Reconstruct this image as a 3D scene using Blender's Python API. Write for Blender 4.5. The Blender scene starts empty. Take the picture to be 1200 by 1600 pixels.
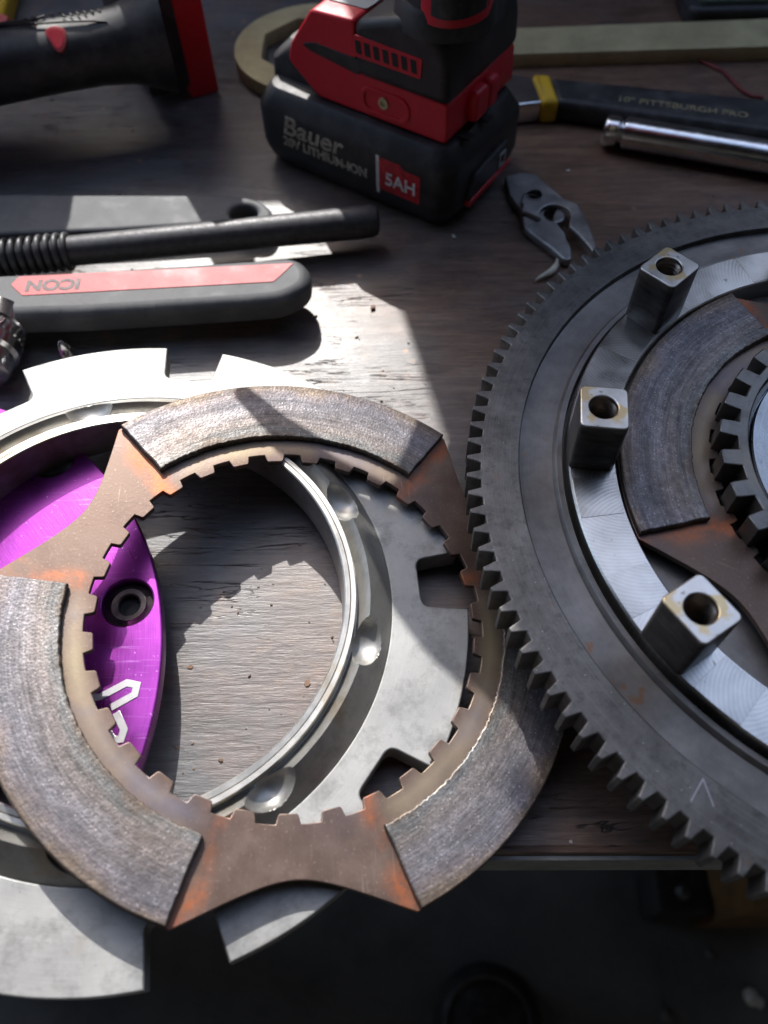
import bpy, bmesh, math, random
from math import sin, cos, pi, radians
from mathutils import Vector, Matrix
random.seed(7)
U = 0.25                      # one drawing unit in metres
H = 1.18                      # camera height above the bench, in drawing units
SC = bpy.context.scene
COL = SC.collection

# ------------------------------------------------------------------ camera
F = 1250.0                    # focal length in pixels of the 1200 x 1600 picture
def vnorm(v): return Vector(v).normalized()
def nadir(px, py): return vnorm((px - 600, py - 800, F))
NT = nadir(625.75, 1574.6)    # straight down, in camera axes (x right, y down, z forward)
def basis(n):
    e1 = (Vector((1, 0, 0)) - n[0] * n).normalized()
    e2 = e1.cross(n)
    if e2[1] > 0: e2 = -e2
    return e1, e2
E1, E2 = basis(NT)
def to_world(v):              # camera-axes direction -> world direction
    return Vector((v.dot(E1), v.dot(E2), -v.dot(NT)))
def at(px, py, z=0.0):        # point of the horizontal plane z seen at that pixel
    v = Vector((px - 600, py - 800, F))
    w = to_world(v * ((H - z) / v.dot(NT)))
    return Vector((w.x, w.y, z))
cam = bpy.data.cameras.new('camera')
cam.sensor_fit = 'VERTICAL'; cam.sensor_height = 36.0; cam.sensor_width = 27.0
cam.lens = 36.0 * F / 1600.0
cam.clip_start = 0.01; cam.clip_end = 100
cam.dof.use_dof = True; cam.dof.focus_distance = 1.25 * U; cam.dof.aperture_fstop = cam.lens / 3.6
camo = bpy.data.objects.new('camera', cam); COL.objects.link(camo)
X = to_world(Vector((1, 0, 0))); Y = to_world(Vector((0, -1, 0))); Z = to_world(Vector((0, 0, -1)))
m = Matrix((X, Y, Z)).transposed().to_4x4(); m.translation = Vector((0, 0, H * U))
camo.matrix_world = m
SC.camera = camo

# ------------------------------------------------------------------ sky and sun
SUN_AZ, SUN_EL = 103.0, 42.0  # where the sun stands: degrees from +X towards +Y, and height
w = bpy.data.worlds.new('World'); SC.world = w; w.use_nodes = True
wn = w.node_tree.nodes; bg = wn['Background']
sky = wn.new('ShaderNodeTexSky'); sky.sky_type = 'NISHITA'; sky.sun_disc = False
sky.sun_elevation = radians(SUN_EL); sky.sun_rotation = radians(90 - SUN_AZ)
w.node_tree.links.new(sky.outputs[0], bg.inputs[0]); bg.inputs[1].default_value = 0.15
sky.dust_density = 2.0; sky.air_density = 1.0; sky.ozone_density = 0.6
sl = bpy.data.lights.new('sun', 'SUN'); sl.energy = 2.15; sl.angle = radians(0.5); sl.color = (1.0, 0.97, 0.93)
so = bpy.data.objects.new('sun', sl); COL.objects.link(so)
sd = Vector((cos(radians(SUN_AZ)) * cos(radians(SUN_EL)), sin(radians(SUN_AZ)) * cos(radians(SUN_EL)), sin(radians(SUN_EL))))
so.rotation_euler = sd.to_track_quat('Z', 'Y').to_euler(); so.location = sd * 8
SC.view_settings.view_transform = 'Standard'; SC.view_settings.look = 'None'
SC.view_settings.exposure = 1.4; SC.view_settings.gamma = 1
SC.cycles.use_denoising = True
SC.cycles.sample_clamp_indirect = 6
SC.cycles.max_bounces = 6

# ------------------------------------------------------------------ materials
class G:
    """small helper for node graphs"""
    def __init__(s, name):
        s.m = bpy.data.materials.new(name); s.m.use_nodes = True
        s.t = s.m.node_tree; s.b = s.t.nodes['Principled BSDF']
        s.tc = s.t.nodes.new('ShaderNodeTexCoord'); s.obj = s.tc.outputs['Object']
    def lk(s, a, b): s.t.links.new(a, b)
    def setin(s, sock, v):
        if hasattr(v, 'is_output'): s.lk(v, sock)
        elif isinstance(v, (tuple, list)) and len(v) == 3 and sock.type == 'RGBA': sock.default_value = (*v, 1)
        else: sock.default_value = v
    def map(s, scale, loc=(0, 0, 0), rot=(0, 0, 0), src=None):
        n = s.t.nodes.new('ShaderNodeMapping'); s.lk(src or s.obj, n.inputs[0])
        n.inputs['Scale'].default_value = scale; n.inputs['Location'].default_value = loc; n.inputs['Rotation'].default_value = rot
        return n.outputs[0]
    def noise(s, scale, detail=4, rough=.55, src=None, dist=0):
        n = s.t.nodes.new('ShaderNodeTexNoise'); s.lk(src or s.obj, n.inputs['Vector'])
        n.inputs['Scale'].default_value = scale; n.inputs['Detail'].default_value = detail
        n.inputs['Roughness'].default_value = rough; n.inputs['Distortion'].default_value = dist
        return n.outputs['Fac']
    def voro(s, scale, src=None, out='Distance'):
        n = s.t.nodes.new('ShaderNodeTexVoronoi'); s.lk(src or s.obj, n.inputs['Vector']); n.inputs['Scale'].default_value = scale
        return n.outputs[out]
    def ramp(s, fac, *stops):
        n = s.t.nodes.new('ShaderNodeValToRGB'); s.lk(fac, n.inputs[0]); e = n.color_ramp.elements
        while len(e) < len(stops): e.new(1.0)
        for k, (p, c) in enumerate(stops):
            e[k].position = p
            if not isinstance(c, (tuple, list)): c = (c, c, c)
            e[k].color = (*c, 1)
        return n.outputs[0]
    def mix(s, fac, a, b, mode='MIX'):
        n = s.t.nodes.new('ShaderNodeMix'); n.data_type = 'RGBA'; n.blend_type = mode
        s.setin(n.inputs[0], fac); s.setin(n.inputs[6], a); s.setin(n.inputs[7], b)
        return n.outputs[2]
    def mth(s, op, a, b=0.0, clamp=False):
        n = s.t.nodes.new('ShaderNodeMath'); n.operation = op; n.use_clamp = clamp
        s.setin(n.inputs[0], a); s.setin(n.inputs[1], b); return n.outputs[0]
    def sep(s, src=None):
        n = s.t.nodes.new('ShaderNodeSeparateXYZ'); s.lk(src or s.obj, n.inputs[0]); return n.outputs
    def comb(s, x, y, z):
        n = s.t.nodes.new('ShaderNodeCombineXYZ')
        for k, v in enumerate((x, y, z)): s.setin(n.inputs[k], v)
        return n.outputs[0]
    def polar(s):             # radius and angle about the object's own axis
        x, y, z = s.sep()
        return s.mth('SQRT', s.mth('ADD', s.mth('MULTIPLY', x, x), s.mth('MULTIPLY', y, y))), s.mth('ARCTAN2', y, x), z
    def bump(s, h, strength=.3, dist=.0005, prev=None):
        n = s.t.nodes.new('ShaderNodeBump'); s.lk(h, n.inputs['Height']); n.inputs['Strength'].default_value = strength
        n.inputs['Distance'].default_value = dist
        if prev: s.lk(prev, n.inputs['Normal'])
        return n.outputs[0]
    def out(s, col, rough=.5, metal=0.0, normal=None, **kw):
        s.setin(s.b.inputs['Base Color'], col); s.setin(s.b.inputs['Roughness'], rough); s.setin(s.b.inputs['Metallic'], metal)
        if normal: s.lk(normal, s.b.inputs['Normal'])
        for k, v in kw.items(): s.setin(s.b.inputs[k.replace('_', ' ')], v)
        return s.m

def plain(name, col, rough=.5, metal=0.0, var=.35, scale=90, bump=.15, grain=1500, **kw):
    g = G(name); n = g.noise(scale, 5, .6)
    c = g.mix(g.ramp(n, (.3, 0.0), (.72, 1.0)), tuple(v * (1 - var) for v in col), tuple(min(1, v * (1 + var)) for v in col))
    r = g.ramp(g.noise(scale * 2.3, 4), (.3, max(.03, rough - .1)), (.7, min(1, rough + .1)))
    return g.out(c, r, metal, g.bump(g.noise(grain, 2), bump, .0002), **kw)

def make_wood():
    g = G('worn dark wood')
    fine = g.noise(1, 6, .7, g.map((26, 260, 90)), .9)
    vfine = g.noise(1, 4, .65, g.map((110, 800, 300)))
    big = g.noise(7, 5, .65); blot = g.noise(24, 6, .7, g.map((.6, 1, 1)))
    v = g.mth('ADD', g.mth('MULTIPLY', fine, .65), g.mth('MULTIPLY', vfine, .35))
    grey = g.ramp(v, (.30, (.036, .035, .036)), (.5, (.086, .085, .087)), (.70, (.150, .149, .152)))
    brown = g.ramp(v, (.30, (.042, .022, .014)), (.5, (.135, .076, .048)), (.70, (.25, .158, .106)))
    x, y, z = g.sep()
    sheen_grey = g.mth('ADD', g.mth('MULTIPLY', x, -1.7), g.mth('ADD', g.mth('MULTIPLY', g.mth('SUBTRACT', big, .5), 1.6), .60))  # greyer to the left: painted sheen of the sunlit wood, plus noise
    c = g.mix(g.ramp(sheen_grey, (.38, 0.0), (.78, 1.0)), brown, grey)
    c = g.mix(g.ramp(blot, (.52, 0.0), (.72, .75)), c, (.030, .022, .018))
    c = g.mix(g.mth('MULTIPLY', g.ramp(g.noise(60, 5, .7), (.56, 0.0), (.70, 1.0)), .55), c, (.20, .115, .072))
    spots = g.mth('MULTIPLY', g.ramp(g.voro(75, g.map((1, 1, 1), (.3, .1, 0))), (.06, 1.0), (.15, 0.0)), g.ramp(g.noise(14, 3), (.55, 0.0), (.60, 1.0)))
    c = g.mix(g.mth('MULTIPLY', spots, .55), c, (.46, .24, .11))
    fl = g.ramp(g.voro(190, g.map((.5, 1, 1))), (.05, 1.0), (.09, 0.0))
    c = g.mix(g.mth('MULTIPLY', fl, g.ramp(g.noise(18), (.5, 0.0), (.58, .9))), c, (.02, .015, .013))
    crack = g.ramp(g.noise(1, 4, .6, g.map((7, 90, 30)), 1.6), (.487, 0.0), (.5, 1.0), (.513, 0.0))
    crack = g.mth('MULTIPLY', crack, g.ramp(g.noise(15), (.50, 0.0), (.58, 1.0)))
    c = g.mix(crack, c, (.014, .010, .009))
    scr = g.ramp(g.noise(1, 2, .5, g.map((5, 140, 1), rot=(0, 0, .6))), (.495, 0.0), (.5, 1.0), (.505, 0.0))
    c = g.mix(g.mth('MULTIPLY', scr, g.ramp(g.noise(21), (.58, 0.0), (.66, .5))), c, (.30, .22, .16))
    h = g.mth('SUBTRACT', g.mth('ADD', g.mth('MULTIPLY', fine, .5), g.mth('ADD', g.mth('MULTIPLY', vfine, .4), g.mth('MULTIPLY', blot, .6))), crack)
    return g.out(c, g.ramp(blot, (.3, .50), (.7, .36)), 0, g.bump(h, .55, .0007), Specular_IOR_Level=.75)

def make_pad():
    g = G('sintered friction facing'); r, a, z = g.polar()
    pol = g.comb(g.mth('MULTIPLY', r, 1100), g.mth('MULTIPLY', a, 4), 0); pol2 = g.comb(g.mth('MULTIPLY', r, 260), g.mth('MULTIPLY', a, 1.6), 3)
    streak = g.noise(1, 4, .7, pol); track = g.noise(1, 3, .6, pol2); sp = g.noise(760, 5, .8); med = g.noise(300, 6, .75); big = g.noise(34, 5, .65)
    v = g.mth('ADD', g.mth('MULTIPLY', streak, .30), g.mth('ADD', g.mth('MULTIPLY', med, .35), g.mth('ADD', g.mth('MULTIPLY', track, .20), g.mth('MULTIPLY', big, .15))))
    c = g.ramp(v, (.40, (.085, .080, .082)), (.5, (.168, .157, .155)), (.60, (.31, .29, .283)))
    vd = g.voro(1050); vb = g.voro(640, g.map((1, 1, 1), (.5, .2, .1)))
    c = g.mix(g.mth('MULTIPLY', g.ramp(vd, (.18, 1.0), (.34, 0.0)), g.ramp(med, (.44, .0), (.62, .9))), c, (.020, .017, .017))
    c = g.mix(g.mth('MULTIPLY', g.ramp(vb, (.10, 1.0), (.24, 0.0)), g.ramp(track, (.36, .25), (.62, .95))), c, (.46, .43, .41))
    rn = g.mth('ADD', r, g.mth('MULTIPLY', g.mth('SUBTRACT', big, .5), .022))
    tint = g.ramp(g.mth('MULTIPLY', rn, 8), (.63, (.80, .62, .42)), (.66, (.78, .86, .84)), (.69, (.98, .88, .80)), (.74, (.96, .95, 1)), (.785, (.82, .85, .97)), (.815, (.93, .85, .90)), (.845, (.85, .64, .42)))
    c = g.mix(.7, c, tint, 'MULTIPLY')
    c = g.mix(g.mth('MULTIPLY', g.ramp(g.noise(20, 5, .65, g.map((1, 1, 1), (6, 2, 3))), (.54, 0.0), (.68, .5)), .6), c, (.20, .145, .11))
    nb = g.bump(vd, .14, .0005, g.bump(streak, .15, .0005))
    return g.out(c, g.ramp(g.mth('ADD', g.mth('MULTIPLY', sp, .5), g.mth('MULTIPLY', track, .5)), (.38, .62), (.62, .38)), .6, nb)

def make_core():              # thin steel plate burnt brown, orange rust beside the facings
    g = G('heat browned steel'); r, a, z = g.polar()
    n = g.noise(55, 5, .65); sp = g.noise(900, 3, .7); big = g.noise(16, 4, .6)
    c = g.ramp(n, (.25, (.092, .060, .047)), (.5, (.135, .091, .071)), (.75, (.188, .140, .114)))
    c = g.mix(g.ramp(sp, (.60, 0.0), (.72, .6)), c, (.34, .28, .23))
    tri = g.mth('MULTIPLY', g.mth('ARCCOSINE', g.mth('COSINE', g.mth('MULTIPLY', a, 3))), 180 / pi / 3)   # degrees from the facing's middle
    tr = g.mth('ADD', tri, g.mth('MULTIPLY', g.mth('SUBTRACT', g.noise(48, 4), .5), 15))
    near = g.ramp(g.mth('MULTIPLY', g.mth('ABSOLUTE', g.mth('SUBTRACT', tr, 41)), .1), (.0, 1.0), (.42, 0.0))
    near = g.mth('MULTIPLY', near, g.ramp(g.noise(34, 3), (.40, 0.0), (.58, 1.0)))
    near = g.mth('MULTIPLY', near, g.ramp(g.noise(420, 4, .75), (.36, .35), (.56, 1.0)))
    c = g.mix(g.mth('MULTIPLY', near, .88), c, (.43, .125, .042))
    inner = g.ramp(g.mth('MULTIPLY', r, 8), (.56, 0.0), (.60, 1.0), (.66, 0.0))
    inner = g.mth('MULTIPLY', inner, g.ramp(tri, (0, 1.0), (1, 1.0)))
    under = g.mth('MULTIPLY', inner, g.ramp(g.mth('MULTIPLY', tri, 1 / 60.0), (.52, .7), (.66, 0.0)))
    c = g.mix(under, c, g.ramp(big, (.38, (.36, .31, .19)), (.5, (.30, .24, .17)), (.62, (.20, .19, .22))))
    scr = g.mth('MULTIPLY', g.ramp(g.noise(1, 2, .5, g.map((30, 900, 1), rot=(0, 0, .5))), (.64, 0.0), (.72, 1.0)), g.ramp(g.noise(28, 3, .6, g.map((1, 1, 1), (4, 4, 4))), (.54, 0.0), (.64, .4)))
    c = g.mix(scr, c, (.48, .40, .34))
    blu = g.mth('MULTIPLY', g.ramp(g.noise(22, 4, .6, g.map((1, 1, 1), (9, 1, 2))), (.54, 0.0), (.66, .6)), g.ramp(g.mth('MULTIPLY', tri, 1 / 60.0), (.60, 1.0), (.85, .3)))
    c = g.mix(blu, c, (.10, .085, .10))
    nb = g.bump(sp, .22, .0002)
    return g.out(c, g.ramp(n, (.3, .38), (.7, .56)), .58, nb)

def make_steel(name, col, rough, radial=True, stain=(.30, .22, .11), st=.35, metal=1.0, scale=1.0, smudge=.25):
    g = G(name); r, a, z = g.polar()
    if radial: mp = g.comb(g.mth('MULTIPLY', r, 1600), g.mth('MULTIPLY', a, 6), g.mth('MULTIPLY', z, 300))
    else: mp = g.map((30, 900, 120), rot=(0, 0, .35))
    br = g.noise(1, 4, .6, mp); n = g.noise(32 * scale, 5, .65); sp = g.noise(420 * scale, 4, .7)
    c = g.mix(g.ramp(n, (.3, 0.0), (.7, 1.0)), tuple(v * .72 for v in col), tuple(min(1, v * 1.12) for v in col))
    c = g.mix(g.mth('MULTIPLY', g.ramp(g.noise(24 * scale, 4, .6, g.map((1, 1, 1), (3, 5, 1))), (.56, 0.0), (.68, 1.0)), st), c, stain)
    c = g.mix(g.mth('MULTIPLY', g.ramp(g.noise(75 * scale, 6, .75), (.48, 0.0), (.70, 1.0)), smudge), c, tuple(v * .35 for v in col))
    c = g.mix(g.ramp(sp, (.64, 0.0), (.74, .6)), c, tuple(v * .25 for v in col))
    rr = g.ramp(g.mth('ADD', g.mth('MULTIPLY', n, .6), g.mth('MULTIPLY', br, .4)), (.3, max(.08, rough - .12)), (.7, rough + .14))
    nb = g.bump(br, .2, .0002, g.bump(sp, .08, .0003))
    return g.out(c, rr, metal, nb)

def make_gear():
    g = G('dark grey mottled steel'); n = g.noise(60, 6, .7); sp = g.noise(210, 6, .8); big = g.noise(13, 4); r, a, z = g.polar()
    turn = g.noise(1, 3, .6, g.comb(g.mth('MULTIPLY', r, 1500), g.mth('MULTIPLY', a, 3), 0))
    c = g.ramp(n, (.28, (.084, .080, .075)), (.5, (.136, .130, .123)), (.72, (.20, .192, .181)))
    c = g.mix(g.ramp(sp, (.50, 0.0), (.66, .65)), c, (.050, .048, .047))
    c = g.mix(g.ramp(turn, (.5, 0.0), (.75, .3)), c, (.26, .255, .25))
    c = g.mix(g.ramp(g.noise(120, 5, .7, g.map((1, 1, 1), (7, 2, 0))), (.62, 0.0), (.72, .5)), c, (.23, .125, .07))
    c = g.mix(g.ramp(g.voro(300), (.03, .9), (.06, 0.0)), c, (.55, .55, .55))
    nb = g.bump(sp, .3, .0004, g.bump(turn, .1, .0003))
    return g.out(c, g.ramp(big, (.3, .42), (.7, .55)), .7, nb)

def make_band():
    g = G('turned flywheel steel'); r, a, z = g.polar()
    br = g.noise(1, 4, .6, g.comb(g.mth('MULTIPLY', r, 1300), g.mth('MULTIPLY', a, 3), g.mth('MULTIPLY', z, 300)))
    n = g.noise(48, 5, .65)
    c = g.ramp(n, (.3, (.12, .112, .105)), (.55, (.20, .187, .175)), (.75, (.265, .25, .235)))
    c = g.mix(g.ramp(g.noise(105, 4, .6), (.63, 0.0), (.70, .7)), c, (.24, .12, .06))
    return g.out(c, g.ramp(br, (.3, .42), (.7, .56)), .8, g.bump(br, .2, .0003))

def make_land():              # bright milled land with arced cutter marks
    g = G('milled bright steel'); n = g.noise(36, 5)
    w_ = g.t.nodes.new('ShaderNodeTexWave'); w_.wave_type = 'RINGS'; w_.rings_direction = 'Z'
    r, a, z = g.polar(); seg = g.mth('MULTIPLY', a, 9 / (2 * pi))
    fr = g.mth('SUBTRACT', g.mth('FRACT', seg), .5)
    g.lk(g.comb(g.mth('MULTIPLY', fr, .10), g.mth('SUBTRACT', r, .10), 0), w_.inputs[0])
    w_.inputs['Scale'].default_value = 190; w_.inputs['Distortion'].default_value = 2.2; w_.inputs['Detail'].default_value = 2
    c = g.ramp(g.mth('ADD', g.mth('MULTIPLY', n, .94), g.mth('MULTIPLY', w_.outputs['Fac'], .06)), (.34, (.36, .35, .325)), (.66, (.74, .725, .69)))
    c = g.mix(g.ramp(g.noise(300, 4, .7), (.66, 0.0), (.73, .7)), c, (.10, .07, .05))
    return g.out(c, g.ramp(n, (.3, .24), (.7, .40)), 1.0, g.bump(w_.outputs['Fac'], .05, .0002))

def make_purple():
    g = G('purple anodised aluminium'); r, a, z = g.polar()
    br = g.noise(1, 3, .6, g.comb(g.mth('MULTIPLY', r, 2600), g.mth('MULTIPLY', a, 8), 0)); n = g.noise(45, 5)
    c = g.ramp(n, (.3, (.20, .022, .215)), (.7, (.31, .045, .325)))
    c = g.mix(g.ramp(g.noise(700, 3), (.7, 0.0), (.76, .8)), c, (.7, .5, .75))
    c = g.mix(g.mth('MULTIPLY', g.ramp(g.noise(1, 3, .6, g.map((40, 700, 1), rot=(0, 0, -.8))), (.58, 0.0), (.68, .45)), g.ramp(g.noise(20, 3), (.45, 0.0), (.6, 1.0))), c, (.50, .22, .55))
    c = g.mix(g.ramp(g.noise(90, 5, .7), (.52, 0.0), (.72, .45)), c, (.15, .02, .17))
    return g.out(c, g.ramp(g.mth('ADD', g.mth('MULTIPLY', br, .5), g.mth('MULTIPLY', n, .5)), (.35, .26), (.65, .42)), .9, g.bump(br, .3, .0002), Coat_Weight=.35, Coat_Roughness=.25)

def make_plastic(name, col, rough=.5, dust=.12):
    g = G(name); n = g.noise(70, 5, .65)
    c = g.mix(g.mth('MULTIPLY', g.ramp(n, (.46, 0.0), (.75, 1.0)), dust), col, (.42, .40, .38))
    c = g.mix(g.mth('MULTIPLY', g.ramp(g.noise(240, 4, .7), (.62, 0.0), (.7, 1.0)), .5), c, tuple(v * .35 for v in col))
    return g.out(c, g.ramp(n, (.3, rough - .08), (.7, rough + .12)), 0, g.bump(g.noise(2600, 2), .3, .00025))

def make_concrete():
    g = G('dark concrete'); n = g.noise(6, 6, .65); sp = g.noise(60, 4, .7)
    c = g.ramp(n, (.3, (.07, .072, .069)), (.7, (.15, .152, .145)))
    c = g.mix(g.ramp(sp, (.63, 0.0), (.74, .7)), c, (.16, .16, .15))
    return g.out(c, .8, 0, g.bump(sp, .4, .003))

def make_post():
    g = G('worn post steel with shaded sides'); x, y, z = g.sep()
    up = g.ramp(g.mth('MULTIPLY', z, 1 / (U * .13)), (.84, 0.0), (.86, 1.0))
    n = g.noise(60, 5, .65); y1 = g.noise(85, 3, .55, g.map((1, 1, 1), (2, 9, 4)))
    top = g.ramp(n, (.3, (.52, .50, .46)), (.7, (.80, .78, .74)))
    top = g.mix(g.ramp(y1, (.54, 0.0), (.60, .85)), top, (.62, .46, .22))
    top = g.mix(g.ramp(g.noise(500, 3), (.64, 0.0), (.7, .7)), top, (.16, .13, .10))
    band = g.noise(1, 4, .6, g.map((45, 45, 130)))
    side = g.ramp(g.mth('ADD', g.mth('MULTIPLY', band, .6), g.mth('MULTIPLY', n, .4)), (.34, (.045, .044, .043)), (.52, (.14, .137, .134)), (.68, (.30, .295, .29)))  # sides coloured darker to stand for the dark surroundings they reflect
    return g.out(g.mix(up, side, top), g.ramp(n, (.3, .30), (.7, .46)), .9, g.bump(n, .1, .0003))

M = {}
M['wood'] = make_wood(); M['pad'] = make_pad(); M['core'] = make_core(); M['gear'] = make_gear(); M['band'] = make_band()
M['land'] = make_land(); M['purple'] = make_purple(); M['floor'] = make_concrete(); M['post'] = make_post()
M['silver'] = make_steel('ground plate steel', (.39, .39, .378), .60, st=.4, metal=.7, smudge=.65)
M['ridge'] = make_steel('stained plate steel', (.46, .45, .42), .44, st=.75, stain=(.30, .215, .11), metal=.8, smudge=.45)
M['hub'] = make_steel('hub steel', (.17, .167, .16), .42, st=.3, smudge=.5)
M['hubplate'] = make_steel('polished hub plate', (.26, .285, .31), .25, st=.1)
M['chrome'] = make_steel('chrome', (.80, .80, .80), .16, radial=False, st=.05)
M['plier'] = make_steel('galvanised plier steel', (.42, .425, .43), .45, radial=False, st=.45, stain=(.10, .09, .08), scale=2)
M['brass'] = make_steel('dull brass', (.60, .53, .31), .5, radial=False, st=.35, stain=(.50, .41, .21), metal=.45)
M['oldbrass'] = M['brass']
M['darkhole'] = plain('oily dark steel', (.11, .09, .085), .42, .7, scale=200)
M['thread'] = plain('thread steel', (.24, .195, .16), .38, .9, scale=200)
M['logo'] = plain('bare etched metal', (.38, .37, .38), .45, .7, var=.15)
M['black'] = make_plastic('black plastic', (.018, .018, .020), .48, .10)
M['blackgrip'] = make_plastic('black rubber', (.016, .017, .019), .52, .14)
M['greygrip'] = make_plastic('grey rubber grip', (.082, .087, .092), .62, .22)
M['red'] = make_plastic('red plastic', (.60, .012, .028), .40, .05)
M['dustyred'] = make_plastic('dusty red inlay', (.50, .055, .06), .5, .35)
M['yellow'] = make_plastic('yellow plastic', (.62, .40, .015), .5, .1)
M['green'] = make_plastic('green plastic', (.075, .12, .085), .5, .1)
M['greypanel'] = make_plastic('grey panel', (.36, .40, .39), .45, .2)
M['label'] = plain('worn silver print', (.40, .36, .30), .55, 0, var=.6, scale=420)
M['labelred'] = plain('worn red print', (.50, .02, .03), .5, 0, var=.4, scale=350)
M['white'] = plain('worn white print', (.70, .70, .68), .55, 0, var=.3, scale=400)
M['goldprint'] = plain('faded gold print', (.30, .27, .15), .55, 0, var=.5, scale=300)
M['darkprint'] = plain('dark print', (.085, .06, .062), .55, 0, var=.3, scale=300)
M['groove'] = plain('groove black', (.008, .008, .009), .6)
M['oxide'] = plain('black oxide steel', (.075, .075, .078), .5, .4, var=.3, scale=300)
M['trim'] = plain('grey edge trim', (.27, .28, .27), .5, 0, var=.25)
M['chip'] = plain('brown chip', (.20, .115, .07), .7)
M['grit'] = plain('mixed grit', (.20, .13, .085), .7, var=.9, scale=14)
M['curl'] = plain('pale shaving', (.62, .58, .46), .55)
M['pebble'] = plain('pale grit', (.55, .53, .48), .7)
M['cord'] = plain('red cord', (.20, .035, .03), .7)
M['legwood'] = plain('brown leg wood', (.16, .085, .03), .7, scale=20)
M['blocker_wall'] = plain('dark board', (.035, .034, .033), .8, scale=8)
M['sill'] = plain('grey sill wall', (.22, .21, .20), .8, scale=8)
M['blocker_mat'] = plain('blocker', (.05, .06, .07), .8, scale=12)

# ------------------------------------------------------------------ mesh helpers (all lengths in drawing units)
def finish(me, sharp=35):
    me.transform(Matrix.Scale(U, 4))
    for p in me.polygons: p.use_smooth = True
    try: me.set_sharp_from_angle(angle=radians(sharp))
    except Exception: pass
    return me
def link(name, me, mat, parent=None, loc=None, rz=0.0):
    o = bpy.data.objects.new(name, me); COL.objects.link(o)
    if mat is not None:
        me.materials.clear(); me.materials.append(M[mat])
    if parent: o.parent = parent
    if loc is not None: o.location = Vector(loc) * U
    if rz: o.rotation_euler = (0, 0, rz)
    return o
def tag(o, label, cat, group=None):
    o['label'] = label; o['category'] = cat
    if group: o['group'] = group
    return o
def thing(name, label, cat, loc=(0, 0, 0), rz=0.0, group=None, mw=None):
    o = bpy.data.objects.new(name, None); COL.objects.link(o); o.empty_display_size = .02
    if mw is not None: o.matrix_world = mw
    else: o.location = Vector(loc) * U; o.rotation_euler = (0, 0, rz)
    return tag(o, label, cat, group)
def mesh_of(verts, faces, sharp=35):
    me = bpy.data.meshes.new('mesh'); me.from_pydata([tuple(v) for v in verts], [], faces); me.validate()
    bm = bmesh.new(); bm.from_mesh(me); bmesh.ops.recalc_face_normals(bm, faces=bm.faces); bm.to_mesh(me); bm.free()
    return finish(me, sharp)
def plate(outline, holes, z0, z1, bevel=.002, res=1, sharp=35):
    cu = bpy.data.curves.new('c', 'CURVE'); cu.dimensions = '2D'; cu.fill_mode = 'BOTH'
    for pts in [outline] + list(holes):
        s = cu.splines.new('POLY'); s.points.add(len(pts) - 1)
        for k, p in enumerate(pts): s.points[k].co = (p[0], p[1], 0, 1)
        s.use_cyclic_u = True
    cu.extrude = max(1e-5, (z1 - z0) / 2 - bevel); cu.bevel_depth = bevel; cu.bevel_resolution = res; cu.offset = -bevel
    ob = bpy.data.objects.new('c', cu); COL.objects.link(ob)
    dg = bpy.context.evaluated_depsgraph_get()
    me = bpy.data.meshes.new_from_object(ob.evaluated_get(dg))
    bpy.data.objects.remove(ob); bpy.data.curves.remove(cu)
    me.transform(Matrix.Translation((0, 0, (z0 + z1) / 2)))
    return finish(me, sharp)
def lathe(prof, n=160, closed=True, sharp=35, a0=0.0, a1=2 * pi):
    full = abs(a1 - a0 - 2 * pi) < 1e-6; k = n if full else n + 1
    vs = []; fs = []; m_ = len(prof)
    for i in range(k):
        t = a0 + (a1 - a0) * i / n
        for r, z in prof: vs.append((r * cos(t), r * sin(t), z))
    for i in range(n):
        j = (i + 1) % k
        for q in range(m_ if closed else m_ - 1):
            q2 = (q + 1) % m_; fs.append((i * m_ + q, j * m_ + q, j * m_ + q2, i * m_ + q2))
    return mesh_of(vs, fs, sharp)
def circle(cx, cy, r, n=40): return [(cx + r * cos(2 * pi * i / n), cy + r * sin(2 * pi * i / n)) for i in range(n)]
def rrect(x0, x1, y0, y1, r, n=6):
    out = []
    for cx, cy, a in ((x1 - r, y1 - r, 0), (x0 + r, y1 - r, pi / 2), (x0 + r, y0 + r, pi), (x1 - r, y0 + r, 1.5 * pi)):
        for i in range(n + 1):
            t = a + pi / 2 * i / n; out.append((cx + r * cos(t), cy + r * sin(t)))
    return out
def rpoly(pts, rad, n=5):     # polygon with rounded corners
    out = []; k = len(pts)
    for i in range(k):
        p = Vector(pts[i][:2]); a = Vector(pts[i - 1][:2]); b = Vector(pts[(i + 1) % k][:2])
        r = rad[i] if isinstance(rad, (list, tuple)) else rad
        da = (a - p); db = (b - p); la = min(r, da.length * .45); lb = min(r, db.length * .45)
        if r <= 0: out.append(tuple(p)); continue
        s = p + da.normalized() * la; e = p + db.normalized() * lb
        for j in range(n + 1):
            t = j / n; out.append(tuple(s * (1 - t) ** 2 + p * 2 * t * (1 - t) + e * t * t))
    return out
def loft(secs, sharp=40, cap=True):
    n = len(secs[0]); vs = [p for s in secs for p in s]; fs = []
    for i in range(len(secs) - 1):
        for j in range(n):
            k = (j + 1) % n; fs.append((i * n + j, i * n + k, (i + 1) * n + k, (i + 1) * n + j))
    if cap: fs.append(tuple(range(n))[::-1]); fs.append(tuple((len(secs) - 1) * n + j for j in range(n)))
    return mesh_of(vs, fs, sharp)
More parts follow.
